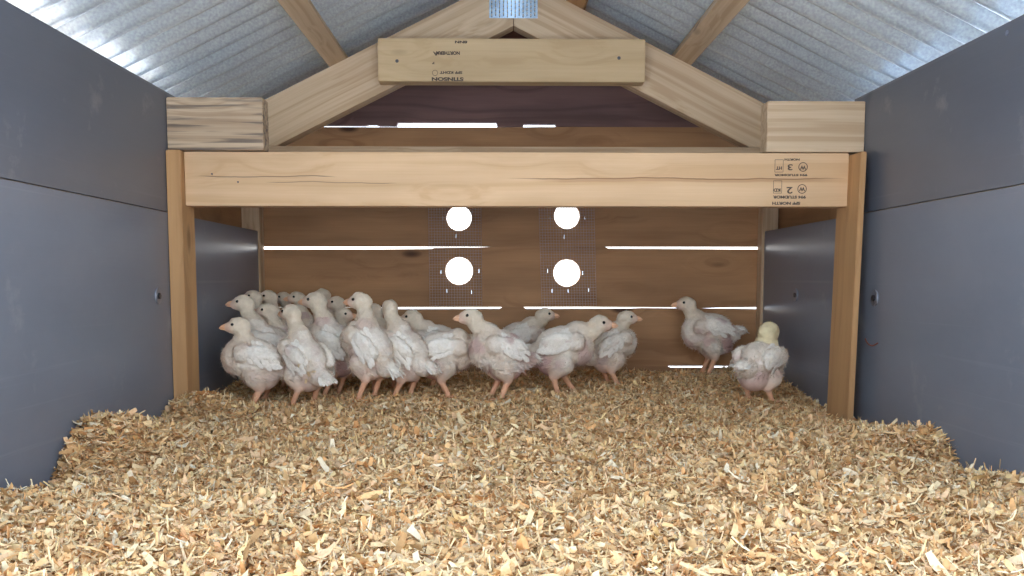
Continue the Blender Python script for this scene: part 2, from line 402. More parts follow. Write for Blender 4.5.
# slight tilt of the lower edge is ignored; screws in it
def screw_mesh(r=.0034):
    bm = bmesh.new(); cyl_bm(bm, Vector((0, 0, 0)), r, .0012, 'Y', 20, r * .85)
    cyl_bm(bm, Vector((0, -.0007, 0)), r * .38, .0008, 'Y', 6)
    return bm_mesh(bm, 'screw')
for px, py in ((397, 61), (619, 58)):
    p = P(px, py, 1.761); link('screw', screw_mesh(), SCREWM, ctie, Matrix.Translation((p.x, 1.7606, p.z)))
for i, (px, py) in enumerate(((212, 174), (238, 182))):
    p = P(px, py, 1.515); link('nail_head', screw_mesh(.0016), SCREWM, beam, Matrix.Translation((p.x, 1.5147, p.z)))

# purlins under the roof sheets
def purlin(d, s, label):
    k = .497; ang = math.atan(k)
    c = Vector((CX + s * d, 1.06 + YF / 2, .9015 - k * d)) + Vector((s * math.sin(ang), 0, math.cos(ang))) * .0155
    bm = bmesh.new(); bmesh.ops.create_cube(bm, size=1.0); bmesh.ops.scale(bm, vec=(2.12 - YF, .038, .0295), verts=bm.verts)
    bmesh.ops.bevel(bm, geom=bm.edges[:], offset=.001, segments=2, affect='EDGES')
    M = Matrix.Translation(c) @ Matrix.Rotation(ang * s, 4, 'Y') @ Matrix.Rotation(PI / 2, 4, 'Z')
    thing(link('purlin', bm_mesh(bm), W_POST if d < .2 else W_FRAME, None, M), label, 'roof batten', 'battens under the metal roof')
purlin(.342, -1, 'wooden batten under the left roof slope running back to the rafter')
purlin(.331, 1, 'wooden batten halfway up the right roof slope running back to the rafter')
purlin(.118, 1, 'wooden batten near the ridge on the right roof slope, right of the metal plate')

# ------------------------------------------------------------------ corrugated roof
def roof(s):
    k = .497; ang = math.atan(k); pitch = .0555; A = .0108
    ys = np.arange(YF - .05, YB + .14, pitch / 12)
    L = (.635) / math.cos(ang)
    nrm = Vector((s * math.sin(ang), 0, math.cos(ang)))
    base = Vector((CX, 0, .9015)) + nrm * (.0300 + A + .0006); dr = Vector((s * math.cos(ang), 0, -math.sin(ang)))
    verts = []; n = len(ys); rows = np.linspace(.004, L, 24)
    for r in rows:
        for y in ys:
            p = base + dr * float(r) + nrm * (A * math.sin(2 * PI * y / pitch + (0.6 if s > 0 else 0.0))); verts.append((p.x, float(y), p.z))
    faces = [(i * n + j, i * n + j + 1, (i + 1) * n + j + 1, (i + 1) * n + j) for i in range(len(rows) - 1) for j in range(n - 1)]
    me = bpy.data.meshes.new('ceiling'); me.from_pydata(verts, [], faces); me.polygons.foreach_set('use_smooth', [True] * len(faces))
    o = link('ceiling', me, GALV); tag(o, kind='structure')
    md = o.modifiers.new('s', 'SOLIDIFY'); md.thickness = .0006; md.offset = 0
    return o
roof(-1); roof(1)
bm = prism([(CX - .09, .945 - .045 + .0), (CX, .9475), (CX + .09, .9), (CX + .09, .902), (CX, .9495), (CX - .09, .902)], YF - .05, YB + .14)
rc = link('trim_1', bm_mesh(bm), GALV, None, Matrix.Translation((0, 0, .0105))); tag(rc, kind='structure')

# ------------------------------------------------------------------ truss plate at the peak
def plate():
    x0, x1 = -.0145, .0795; z0, z1 = .8165, .8925
    e = Vector(((x0 + x1) / 2, 1.7992, (z0 + z1) / 2))
    o = board('mending_plate', x0, x1, 1.7985, 1.7998, z0, z1, STEEL, 'X', None, .0003)
    bm = bmesh.new()
    for i in range(12):
        for j in range(9):
            x = x0 + .005 + i * .0076; z = z0 + .006 + j * .0081
            if i % 2: z += .003
            if z > z1 - .003: continue
            bmesh.ops.create_cube(bm, size=1, matrix=Matrix.Translation((x, 1.7978, z)) @ Matrix.Rotation(.5, 4, 'X') @ Matrix.Diagonal((.0022, .0018, .0042, 1)))
    me = bm_mesh(bm); me.transform(Matrix.Translation(-e)); link('teeth', me, STEEL, o, Matrix.Translation(e))
    bm = bmesh.new()
    for i in range(12):
        for j in range(9):
            x = x0 + .005 + i * .0076; z = z0 + .0028 + j * .0081 + (.003 if i % 2 else 0)
            if z > z1 - .003: continue
            bmesh.ops.create_cube(bm, size=1, matrix=Matrix.Translation((x, 1.7984, z)) @ Matrix.Diagonal((.0018, .0004, .0028, 1)))
    me = bm_mesh(bm); me.transform(Matrix.Translation(-e)); link('punched_slots', me, SCREWM, o, Matrix.Translation(e))
    thing(o, 'bluish galvanised nail plate joining the rafters at the peak', 'metal plate')
plate()

# ------------------------------------------------------------------ lumber stamps
def text_mesh(s, size):
    c = bpy.data.curves.new('t', 'FONT'); c.body = s; c.size = size; c.extrude = .0001; c.offset = size * (.05 if size < .010 else .018)
    c.align_x = 'CENTER'; c.align_y = 'CENTER'
    o = bpy.data.objects.new('t', c); COL.objects.link(o)
    bpy.context.view_layer.update(); dg = bpy.context.evaluated_depsgraph_get()
    me = bpy.data.meshes.new_from_object(o.evaluated_get(dg)); bpy.data.objects.remove(o)
    return me
def stamp(parent, y, items, name):
    """upside-down ink: items = (text, x, z, size, width) ; shapes: ('ring',x,z,r) ('box',x,z,w,h)"""
    bm = bmesh.new()
    for it in items:
        if it[0] == 'ring':
            _, x, z, r = it; n = 28
            for i in range(n):
                a0, a1 = 2 * PI * i / n, 2 * PI * (i + 1) / n
                vs_ = [bm.verts.new((x + q * math.cos(a), y, z + q * math.sin(a))) for q, a in ((r, a0), (r, a1), (r * .84, a1), (r * .84, a0))]
                bm.faces.new(vs_)
        elif it[0] == 'box':
            _, x, z, w_, h_ = it
            t = .0007
            for (a, b, c_, d_) in ((x - w_ / 2, x + w_ / 2, z + h_ / 2 - t, z + h_ / 2), (x - w_ / 2, x + w_ / 2, z - h_ / 2, z - h_ / 2 + t),
                                   (x - w_ / 2, x - w_ / 2 + t, z - h_ / 2, z + h_ / 2), (x + w_ / 2 - t, x + w_ / 2, z - h_ / 2, z + h_ / 2)):
                bm.faces.new([bm.verts.new(q) for q in ((a, y, c_), (b, y, c_), (b, y, d_), (a, y, d_))])
        else:
            s, x, z, size, wd = it
            me = text_mesh(s, size); co = np.array([v.co[:] for v in me.vertices])
            ww = co[:, 0].max() - co[:, 0].min(); k = wd / ww
            me.transform(Matrix.Translation((x, y, z)) @ Matrix.Rotation(PI / 2, 4, 'X') @ Matrix.Rotation(PI, 4, 'Z') @ Matrix.Diagonal((k, 1, 1, 1)))
            bm.from_mesh(me)
    me = bpy.data.meshes.new(name); bm.to_mesh(me); bm.free()
    c = Vector((parent.location)); me.transform(Matrix.Translation(-c))
    return link(name, me, INK, parent, Matrix.Translation(c))
def S(px, py, Y): p = P(px, py, Y); return p.x, p.z
Yb = 1.515
it = []
def put(s, px, py, size, wpx, Y):
    x, z = S(px, py, Y); it.append((s, x, z, size, wpx * Y / 900))
put('3', 790, 167, .0135, 5, Yb); put('2', 789.5, 190, .0150, 6, Yb)
put('W', 803, 167.5, .0085, 6, Yb); put('W', 802, 189, .0085, 6, Yb)
put('HT', 779, 168, .007, 6, Yb); put('KD', 777, 190, .007, 7, Yb)
put('994 STUDMOR', 791, 175, .0045, 33, Yb); put('994 STUDMOR', 789.5, 197, .0062, 33, Yb)
put('NORTH', 792, 159.5, .0045, 15, Yb); put('SPF NORTH', 786, 203.2, .0062, 28, Yb)
for px, py, r in ((803, 167, .0078), (802, 189, .0078)): it.append(('ring', *S(px, py, Yb), r))
for px, py in ((779, 166), (777.5, 187)): it.append(('box', *S(px, py, Yb), .0145, .021))
stamp(beam, Yb - .0004, it, 'lumber_stamp')
it = []; Yc = 1.761
put('8NN', 461, 42, .0062, 12, Yc); put('NORTHERN', 448, 53, .0085, 23, Yc); put('A', 436, 53.5, .0105, 6, Yc)
put('7', 433.5, 63, .005, 3, Yc); put('SPF KDHT', 451, 72.5, .0065, 22, Yc); put('STINSON', 447.5, 79, .0088, 31, Yc)
it.append(('ring', *S(435, 73, Yc), .0055))
stamp(ctie, Yc - .0004, it, 'lumber_stamp')

# ------------------------------------------------------------------ hardware cloth with staples
def cloth(x0, x1, z0, z1, skew, label, staples):
    bm = bmesh.new(); y = YB - .0024; st = .00635; r = .00038
    def bar(a, b, rr=r):
        a = Vector(a); b = Vector(b); q = (b - a).to_track_quat('Z', 'Y').to_matrix().to_4x4()
        bmesh.ops.create_cone(bm, cap_ends=True, segments=5, radius1=rr, radius2=rr, depth=(b - a).length, matrix=Matrix.Translation((a + b) / 2) @ q)
    nx = int((x1 - x0) / st); nz = int((z1 - z0) / st)
    for i in range(nx + 1):
        x = x0 + i * st; bar((x + skew, y, z0), (x, y, z1))
    for j in range(nz + 1):
        z = z0 + j * st; sk = skew * (1 - j / nz); bar((x0 + sk, y - .0006, z), (x0 + nx * st + sk, y - .0006, z))
    c = Vector(((x0 + x1) / 2, y, z0)); me = bm_mesh(bm); me.transform(Matrix.Translation(-c))
    o = link('wire_mesh', me, WIRE, None, Matrix.Translation(c)); thing(o, label, 'wire mesh', 'wire mesh strips over the vent holes')
    for px, py in staples:
        p = P(px, py, y); bm = bmesh.new()
        bmesh.ops.create_cube(bm, size=1, matrix=Matrix.Diagonal((.0011, .0012, .0085, 1)))
        bmesh.ops.create_cube(bm, size=1, matrix=Matrix.Translation((0, .0014, .0038)) @ Matrix.Diagonal((.0011, .003, .0011, 1)))
        bmesh.ops.create_cube(bm, size=1, matrix=Matrix.Translation((0, .0014, -.0038)) @ Matrix.Diagonal((.0011, .003, .0011, 1)))
        link('staple', bm_mesh(bm), STEEL, o, Matrix.Translation((p.x, y - .0022, p.z)))
cloth(-.158, -.034, .2500, .560, 0.002, 'left strip of fine square wire mesh stapled over a column of two holes',
      [(443, 218), (456, 236), (479, 271), (441, 272), (447, 291), (471.5, 292)])
cloth(.0945, .222, .2480, .560, 0.010, 'right strip of fine square wire mesh stapled over a column of two holes',
      [(550, 217.5), (584.5, 217.5), (564, 237), (547.5, 271), (582.5, 273), (552, 291), (568, 291), (588.5, 290)])

# ------------------------------------------------------------------ fasteners on the panels
WASH = plain('dull_washer', (.30, .31, .36), .4, .7)
def washer(loc, s, label):
    e = empty('screw_fixing', loc); thing(e, label, 'screw', 'screws with washers in the grey panels')
    bm = bmesh.new(); 
    n = 28; prof_ = [(.0052, 0), (.0052, .0018), (.0125, .0022), (.0134, .0010), (.0134, 0)]
    ring = [[bm.verts.new((-s * h, r * math.cos(2 * PI * i / n), r * math.sin(2 * PI * i / n))) for r, h in prof_] for i in range(n)]
    for i in range(n):
        for j in range(len(prof_) - 1):
            bm.faces.new((ring[i][j], ring[i][j + 1], ring[(i + 1) % n][j + 1], ring[(i + 1) % n][j]))
    link('washer', bm_mesh(bm, 'washer'), WASH, e, Matrix.Translation(loc))
    bm = bmesh.new(); cyl_bm(bm, Vector((-s * .002, 0, 0)), .0052, .004, 'X', 6)
    link('screw_head', bm_mesh(bm, 'head'), SCREWM, e, Matrix.Translation(loc))
washer((XL, 1.4486, .2845), -1, 'screw with washer in the left grey panel beside the post')
washer((XR, 1.4484, .2809), 1, 'screw with washer in the right grey panel in front of the post')
washer((XR, 1.8346, .2794), 1, 'screw with washer in the right grey panel behind the post')
# rusty curl of wire on the right panel
def tube(pts, r, seg=6):
    c = bpy.data.curves.new('c', 'CURVE'); c.dimensions = '3D'; c.bevel_depth = r; c.bevel_resolution = 2; c.use_fill_caps = True
    sp_ = c.splines.new('NURBS'); sp_.points.add(len(pts) - 1); sp_.order_u = 3; sp_.use_endpoint_u = True
    for p_, q in zip(sp_.points, pts): p_.co = (*q, 1)
    o = bpy.data.objects.new('c', c); COL.objects.link(o); bpy.context.view_layer.update()
    me = bpy.data.meshes.new_from_object(o.evaluated_get(bpy.context.evaluated_depsgraph_get())); bpy.data.objects.remove(o)
    return me
RUST = plain('rust', (0.30, 0.10, 0.06), .8)
me = tube([(XR - .001, 1.478, .2130), (XR - .003, 1.470, .2085), (XR - .003, 1.455, .2035), (XR - .003, 1.440, .2040), (XR - .001, 1.430, .2090)], .0011)
c = Vector((XR, 1.455, .206)); me.transform(Matrix.Translation(-c))
ob = link('bent_nail', me, RUST, None, Matrix.Translation(c)); thing(ob, 'small rusty curl of metal on the right grey panel below the screw', 'nail')

# ------------------------------------------------------------------ bedding
def gs(x, y, cx, cy, sx, sy): return np.exp(-((x - cx) / sx) ** 2 - ((y - cy) / sy) ** 2)
def ground(x, y):
    x = np.asarray(x, float); y = np.asarray(y, float)
    h = .086 + .004 * np.sin(5.1 * x + 1.3) * np.cos(4.3 * y) + .003 * np.sin(13 * x - 9 * y) + .0025 * np.sin(23 * y + 17 * x)
    h = h + .006 * np.clip((y - 1.7) / .3, 0, 1)
    h = h + .042 * gs(x, y, -.52, 1.175, .10, .075) - .066 * gs(x, y, -.57, 1.03, .10, .060) + .034 * gs(x, y, -.50, 1.50, .07, .09)
    h = h - .036 * gs(x, y, .62, 1.115, .08, .055) - .008 * gs(x, y, .6, .95, .15, .15) + .017 * gs(x, y, .58, 1.215, .07, .05) - .018 * gs(x, y, .60, 1.52, .07, .18)
    h = h - .012 * gs(x, y, -.54, 1.36, .05, .08)
    return h
def shavings():
    rs = np.random.RandomState(11)
    # underlying bed
    nx, ny = 160, 240
    xs = np.linspace(XL + .0005, XR - .0005, nx); ys = np.linspace(YF + .02, YB - .0005, ny)
    X, Y = np.meshgrid(xs, ys); Z = ground(X, Y) - .004 + rs.normal(0, .0016, X.shape)
    V = [np.stack([X.ravel(), Y.ravel(), Z.ravel()], 1)]
    idx = np.arange(nx * ny).reshape(ny, nx)
    Q = [np.stack([idx[:-1, :-1].ravel(), idx[:-1, 1:].ravel(), idx[1:, 1:].ravel(), idx[1:, :-1].ravel()], 1)]
    # skirt down to the floor so the bed is solid
    C = [np.tile(np.array([[.50, .32, .16]]), (nx * ny, 1)) * rs.uniform(.7, 1.2, (nx * ny, 1))]
    base = nx * ny
    ring = np.concatenate([idx[0, :], idx[1:, -1], idx[-1, -2::-1], idx[-2:0:-1, 0]])
    R = V[0][ring].copy(); R[:, 2] = .0008
    V.append(R); C.append(np.tile([[.42, .28, .15]], (len(ring), 1)))
    j = np.arange(len(ring)); jn = np.roll(j, -1)
    Q.append(np.stack([ring[j], base + j, base + jn, ring[jn]], 1)); base += len(ring)
    # the shavings: bent, twisted little strips
    N = 270000
    u = rs.uniform(0, 1, N)
    cx = rs.uniform(XL + .002, XR - .002, N); cy = YF + .03 + (YB - YF - .035) * u
    fine = rs.uniform(0, 1, N) < .55
    L = np.where(fine, np.clip(rs.lognormal(math.log(.0075), .35, N), .003, .018), np.clip(rs.lognormal(math.log(.0125), .42, N), .006, .042))
    W = np.clip(L * np.where(fine, rs.uniform(.15, .5, N), rs.uniform(.11, .38, N)), .0010, .0085)
    cx = np.clip(cx, XL + .42 * L, XR - .42 * L); cy = np.clip(cy, YF + .3 * L, YB - .4 * L)
    straw = rs.uniform(0, 1, N) < .16; L[straw] = rs.uniform(.014, .038, straw.sum()); W[straw] = rs.uniform(.0010, .0024, straw.sum())
    cx = np.clip(cx, XL + .42 * L, XR - .42 * L)
    az = rs.uniform(0, 2 * PI, N); tilt = rs.normal(0, .30, N); roll = rs.normal(0, .60, N)
    curl = rs.normal(0, 1.2, N) + np.where(rs.uniform(0, 1, N) < .18, 2.2, 0); tw = rs.normal(0, .7, N)
    lift = np.minimum(rs.gamma(1.5, .0024, N), .010) - .002 + np.where(fine, 0, .0010)
    S4 = 4
    pts = np.zeros((N, S4, 2, 3))
    for k in range(S4):
        t = (k / (S4 - 1) - .5)
        a = curl * t
        cu = np.where(np.abs(curl) < 1e-3, t, np.sin(a) / np.where(np.abs(curl) < 1e-3, 1, curl)) * L
        cz = np.where(np.abs(curl) < 1e-3, 0, (1 - np.cos(a)) / np.where(np.abs(curl) < 1e-3, 1, curl)) * L
        wk = W * (1 - .6 * (abs(t) * 2) ** 2 * rs.uniform(.1, 1, N))
        for m_, sg in enumerate((-.5, .5)):
            v = sg * wk; rr = roll + tw * t * 2
            jx = rs.normal(0, .06, N) * W
            ly = v * np.cos(rr); lz = cz + v * np.sin(rr); lx = cu + jx
            # tilt about local y
            X2 = lx * np.cos(tilt) - lz * np.sin(tilt); Z2 = lx * np.sin(tilt) + lz * np.cos(tilt)
            pts[:, k, m_, 0] = cx + X2 * np.cos(az) - ly * np.sin(az)
            pts[:, k, m_, 1] = cy + X2 * np.sin(az) + ly * np.cos(az)
            pts[:, k, m_, 2] = Z2
    pts[..., 0] = np.clip(pts[..., 0], XL + .0008, XR - .0008); pts[..., 1] = np.clip(pts[..., 1], YF, YB - .0008)
    pts[..., 2] += (ground(cx, cy) + lift)[:, None, None]
    V.append(pts.reshape(-1, 3))
    o = base + np.arange(N)[:, None] * (S4 * 2)
    for k in range(S4 - 1):
        Q.append((o + np.array([[2 * k, 2 * k + 1, 2 * k + 3, 2 * k + 2]])).astype(int))
    pal = np.array([[.92, .66, .37], [.86, .55, .27], [.95, .76, .48], [.84, .46, .20], [.90, .60, .36], [.74, .55, .35], [.50, .29, .13], [.93, .70, .36], [.92, .80, .60]])
    pr = np.array([.24, .20, .15, .08, .13, .05, .05, .09, .05])
    ci = rs.choice(len(pal), N, p=pr / pr.sum()); col = pal[ci] * np.array([[1.02, .965, .88]]) * rs.uniform(.76, 1.08, (N, 1))
    cv = col[:, None, None, :] * rs.uniform(.84, 1.08, (N, S4, 2, 1))
    C.append(np.clip(cv, 0, 1).reshape(-1, 3))
    V = np.concatenate(V); C = np.concatenate(C); Q = np.concatenate(Q)
    me = bpy.data.meshes.new('wood_shavings')
    me.vertices.add(len(V)); me.vertices.foreach_set('co', V.astype(np.float32).ravel())
    me.loops.add(len(Q) * 4); me.loops.foreach_set('vertex_index', Q.astype(np.int32).ravel())
    me.polygons.add(len(Q)); me.polygons.foreach_set('loop_start', np.arange(0, len(Q) * 4, 4, dtype=np.int32)); me.polygons.foreach_set('loop_total', np.full(len(Q), 4, np.int32))
    me.update(calc_edges=True)
    at = me.color_attributes.new('Col', 'FLOAT_COLOR', 'POINT')
    at.data.foreach_set('color', np.concatenate([C, np.ones((len(C), 1))], 1).astype(np.float32).ravel())
    ob_ = link('wood_shavings', me, SHAVE)
    tag(ob_, 'thick loose bed of pale curled wood shavings covering the whole coop floor', 'wood shavings', None, 'stuff')
shavings()

# ------------------------------------------------------------------ chicks
CREAM = (.75, .63, .51); WHITE = (.92, .85, .75); PINK = (.58, .35, .31); HEADC = (.80, .68, .42); LEG = (.78, .42, .25); FACE = (.76, .52, .40); GREYP = (.62, .50, .47)
def sph(bm, c, r, rot=None, sub=2):
    M = Matrix.Translation(c)
    if rot is not None: M = M @ rot
    M = M @ Matrix.Diagonal((*(r if hasattr(r, '__len__') else (r, r, r)), 1))
    bmesh.ops.create_icosphere(bm, subdivisions=sub, radius=1.0, matrix=M)
def bez(p0, p1, p2, p3, t):
    return p0 * (1 - t) ** 3 + p1 * 3 * t * (1 - t) ** 2 + p2 * 3 * t * t * (1 - t) + p3 * t ** 3
def make_chick(label, bx, Y, yaw, hx, hy, hdy=0.0, hyaw=None, s=1.0, pitch=14, hpitch=0, tall=0.0, stride=0.0, yellow=0.0, pinky=1.0, seed=0, hk_=1.0):
    rr = random.Random(seed * 31 + 5); nr = np.random.RandomState(seed + 100)
    p = P(bx, 350, Y); gz = float(ground(p.x, Y)) + .002
    root = empty('chick', (p.x, Y, gz), math.radians(yaw))
    tag(root, label, 'chick', 'young white chicks')
    Mr = PW[root.name]
    H = Mr.inverted() @ P(hx, hy, Y + hdy)               # head centre in the bird's own frame
    hyaw = yaw if hyaw is None else hyaw
    Rh = Matrix.Rotation(math.radians(hyaw - yaw), 4, 'Z') @ Matrix.Rotation(math.radians(-hpitch), 4, 'Y')
    bz = .084 * s + tall
    Rb = Matrix.Rotation(math.radians(-pitch), 4, 'Y')
    def B(x, y, z): return Vector((0, 0, bz)) + (Rb.to_3x3() @ (Vector((x, y, z)) * s))
    blobs = []                                            # centre, radii, rotation, colour
    def blob(c, r, col, rot=None):
        r = tuple(a * s for a in (r if hasattr(r, '__len__') else (r, r, r)))
        blobs.append((Vector(c), r, (rot or Matrix.Identity(4)), col))
    cr_ = CREAM
    blob(B(0, 0, 0), (.052, .034, .036), cr_, Rb)
    blob(B(.028, 0, -.002), (.030, .031, .036), cr_, Rb)
    blob(B(-.020, 0, -.016), (.034, .031, .032), tuple(a * (1 - pinky) + b * pinky for a, b in zip(cr_, PINK)), Rb)
    blob(B(-.048, 0, .004), (.022, .019, .019), cr_, Rb)
    blob(B(-.066, 0, .014), (.016, .012, .010), WHITE, Rb)
    blob(B(-.005, 0, .022), (.040, .026, .020), tuple(a * .6 + b * .4 for a, b in zip(CREAM, WHITE)), Rb)
    for sd in (-1, 1):
        blob(B(-.004, sd * .030, .014), (.034, .013, .019), WHITE, Rb @ Matrix.Rotation(.14, 4, 'Y') @ Matrix.Rotation(-sd * .35, 4, 'X'))
        blob(B(.026, sd * .030, .008), (.017, .012, .018), cr_, Rb)
        fx = stride * sd * .5 * s
        th = Vector((.0 * s, sd * .022 * s, bz - .026 * s)); hk = Vector((-.010 * s + fx * .5, sd * .021 * s, .036 * s + tall * .5)); ft = Vector((.006 * s + fx, sd * .024 * s, .004))
        for i in range(7):
            t = i / 6; blob(th.lerp(hk, t), .0215 - .0125 * t, tuple(a * (1 - t) + b * t for a, b in zip(cr_, (.78, .52, .38))))
        for i in range(9):
            t = i / 8; blob(hk.lerp(ft, t), .0064 - .0016 * t, LEG)
        for a, ln in ((-.5, .020), (0, .024), (.5, .020), (PI, .010)):
            for i in range(6):
                t = i / 5 * ln * s; blob(ft + Vector((t * math.cos(a), t * math.sin(a), -.001 - .002 * i / 5)), .0032, LEG)
    # neck as a swept tube, head
    n0 = B(.026, 0, .018); axis = Rh.to_3x3() @ Vector((1, 0, 0))
    nb = H + axis * (-.006 * s) + Vector((0, 0, -.010 * s))
    ln = (nb - n0).length
    c1 = n0 + (Rb.to_3x3() @ Vector((.5, 0, .8))).normalized() * ln * .38; c2 = nb + Vector((0, 0, -1)) * ln * .35 - axis * .004
    hc = tuple(a * (1 - yellow) + b * yellow for a, b in zip((.77, .65, .50), HEADC))
    for i in range(15):
        t = i / 14; q = bez(n0, c1, c2, nb, t)
        blob(q, (.0245 - .0110 * min(1, t * 1.35)) * (hk_ if t > .4 else 1), tuple(a * (1 - min(1, t * 1.8)) + b * min(1, t * 1.8) for a, b in zip(cr_, hc)))
    blob(H, (.0188 * hk_, .0150 * hk_, .0164 * hk_), hc, Rh)
    blob(H + Rh.to_3x3() @ Vector((.010, 0, -.002)) * s, (.0140, .0108, .0116), FACE, Rh)
    blob(H + Rh.to_3x3() @ Vector((-.008, 0, -.002)) * s, (.0145 * hk_, .0140 * hk_, .0150 * hk_), hc, Rh)
    bm = bmesh.new()
    for c_, r, rot, col in blobs: sph(bm, c_, r, rot, 2 if max(r) < .012 else 3)
    me = bpy.data.meshes.new('body'); bm.to_mesh(me); bm.free()
    o = link('body', me, CHICKM, root, Mr)
    md = o.modifiers.new('r', 'REMESH'); md.mode = 'VOXEL'; md.voxel_size = .0021 * s; md.use_smooth_shade = True
    md = o.modifiers.new('s', 'SMOOTH'); md.factor = .5; md.iterations = 5
    me = apply_mods(o)
    if not me.materials: me.materials.append(CHICKM)
    nv = len(me.vertices); co = np.empty(nv * 3, np.float32); me.vertices.foreach_get('co', co); co = co.reshape(-1, 3)
    no = np.array([v.normal[:] for v in me.vertices])
    wsum = np.zeros(nv); csum = np.zeros((nv, 3))
    for c_, r, rot, col in blobs:
        Rm = np.array(rot.to_3x3()); q = (co - np.array(c_)) @ Rm; f = np.linalg.norm(q / np.array(r), axis=1); dist = (f - 1) * min(r)
        wgt = np.exp(-np.clip(dist, -.004, .1) / .0016); wsum += wgt; csum += wgt[:, None] * np.array(col)
    colv = csum / wsum[:, None]
    # downy unevenness
    legm = np.clip((co[:, 2] - .040 * s) / .02, 0, 1)
    dn = np.array([noise.noise(Vector(v) * 95 + Vector((seed, 0, 0))) * .6 + noise.noise(Vector(v) * 230 + Vector((0, seed, 0))) * .4 for v in co.tolist()])
    co2 = co + no * (dn * .0022 * legm)[:, None]
    # patches of thin down where the skin shows
    pt = np.array([noise.noise(Vector(v) * 38 + Vector((0, 0, seed * 3.1))) for v in co.tolist()])
    low = np.clip((.095 * s - co[:, 2]) / .05, 0, 1)
    k = np.clip((pt - .12 + .16 * low) * 3.0, 0, .78) * legm * (co[:, 2] < H.z - .03) * pinky
    colv = colv * (1 - k[:, None]) + np.array([[.62, .42, .37]]) * k[:, None]
    p2 = np.array([noise.noise(Vector(v) * 30 + Vector((seed * 1.7, 5.0, 0))) for v in co.tolist()])
    k2 = np.clip((p2 - .05) * 2.5, 0, .6) * legm * (co[:, 2] < H.z - .03)
    colv = colv * (1 - k2[:, None]) + np.array([WHITE]) * k2[:, None]
    colv = colv * (1 + .10 * dn)[:, None]
    # tufts of down as slim slivers on the same body
    cand = np.where((co[:, 2] > .050 * s) & (np.linalg.norm(co - np.array(H + Rh.to_3x3() @ Vector((.016, 0, 0)) * s), axis=1) > .014))[0]
    T = nr.choice(cand, 6000)
    n_ = no[T]; back = np.array([-1.0, 0, -.35]); tang = back - n_ * (n_ @ back)[:, None]; tang /= (np.linalg.norm(tang, axis=1)[:, None] + 1e-6)
    hn = np.clip((co[T, 2] - (H.z - .03)) / .02, 0, 1)[:, None]
    dirn = n_ * (.55 - .32 * hn) + tang + nr.normal(0, .35, (len(T), 3)); dirn /= np.linalg.norm(dirn, axis=1)[:, None]
    ln_ = nr.uniform(.003, .0075, (len(T), 1)) * (1 + .7 * np.clip((.085 * s - co[T, 2]) / .03, 0, 1))[:, None] * (1 - .5 * hn) * s; side = np.cross(dirn, n_); side /= (np.linalg.norm(side, axis=1)[:, None] + 1e-6)
    b0 = co2[T] - n_ * .0006; wd = nr.uniform(.0005, .0011, (len(T), 1))
    tv = np.stack([b0 - side * wd, b0 + side * wd, b0 + dirn * ln_], 1).reshape(-1, 3)
    vco = np.concatenate([co2, tv]); cc = np.concatenate([colv, np.repeat(np.clip(colv[T] * nr.uniform(.92, 1.1, (len(T), 1)), 0, 1), 3, 0)])
    polys = [tuple(pl.vertices) for pl in me.polygons] + [(nv + 3 * i, nv + 3 * i + 1, nv + 3 * i + 2) for i in range(len(T))]
    m2 = bpy.data.meshes.new('body'); m2.from_pydata(vco.tolist(), [], polys)
    m2.polygons.foreach_set('use_smooth', [True] * len(polys))
    at = m2.color_attributes.new('Col', 'FLOAT_COLOR', 'POINT')
    at.data.foreach_set('color', np.concatenate([np.clip(cc, 0, 1), np.ones((len(cc), 1))], 1).astype(np.float32).ravel())
    m2.materials.append(CHICKM); o.data = m2
    # feathers of wings and tail
    def feathers(name, items):
        vv, ff, cl = [], [], []
        for base_, dv, up, L_, W_ in items:
            dv = dv.normalized(); sdv = dv.cross(up).normalized(); up2 = sdv.cross(dv)
            n0_ = len(vv); prof2 = ((0, .25), (.2, .8), (.5, 1.0), (.78, .85), (.94, .45), (1, .08))
            for t, wk in prof2:
                ctr = base_ + dv * (t * L_) - up2 * (.10 * L_ * t * t)
                for q in (-1, 0, 1):
                    vv.append(ctr + sdv * (q * wk * W_ / 2) + up2 * (.0012 if q == 0 else 0)); sh = rr.uniform(.95, 1.03) * (.96 if q == 0 else 1); cl.append(tuple(min(1, a * sh) for a in WHITE))
            for i in range(len(prof2) - 1):
                for q in range(2):
                    a = n0_ + i * 3 + q; ff.append((a, a + 1, a + 4, a + 3))
        m_ = bpy.data.meshes.new(name); m_.from_pydata([tuple(v) for v in vv], [], ff); m_.polygons.foreach_set('use_smooth', [True] * len(ff))
        a_ = m_.color_attributes.new('Col', 'FLOAT_COLOR', 'POINT'); a_.data.foreach_set('color', np.array([(*c_, 1) for c_ in cl], np.float32).ravel())
        return link(name, m_, FEATHER, root, Mr)
    R3 = Rb.to_3x3()
    for sd in (-1, 1):
        its = []
        for row, (z, n_f, L_, W_) in enumerate(((.034, 4, .013, .010), (.028, 6, .015, .010), (.020, 7, .016, .009), (.012, 7, .016, .009), (.004, 5, .015, .008))):
            for i in range(n_f):
                x = .020 - i * .0078 - row * .002 + rr.uniform(-.002, .002)
                yv = (.024, .032, .0385, .0420, .0430)[row] - .0006 * abs(i - 2)
                its.append((B(x, sd * yv, z - .0006 * i + rr.uniform(-.002, .002)), R3 @ Vector((-1, sd * (.02 - .12 * (i / n_f)) + rr.uniform(-.14, .20) * .8, -.25 + rr.uniform(-.35, .3))), R3 @ Vector((0, sd, (.9, .6, .35, .1, -.1)[row])), L_ * s * rr.uniform(.8, 1.2), W_ * s))
        feathers('wing_feathers', its)
    its = [(B(-.060, (i - 3) * .0038, .015), R3 @ Vector((-1, (i - 3) * .15, .02 + rr.uniform(-.15, .15))), R3 @ Vector((0, 0, 1)), rr.uniform(.018, .026) * s, .008 * s) for i in range(7)]
    feathers('tail_feathers', its)
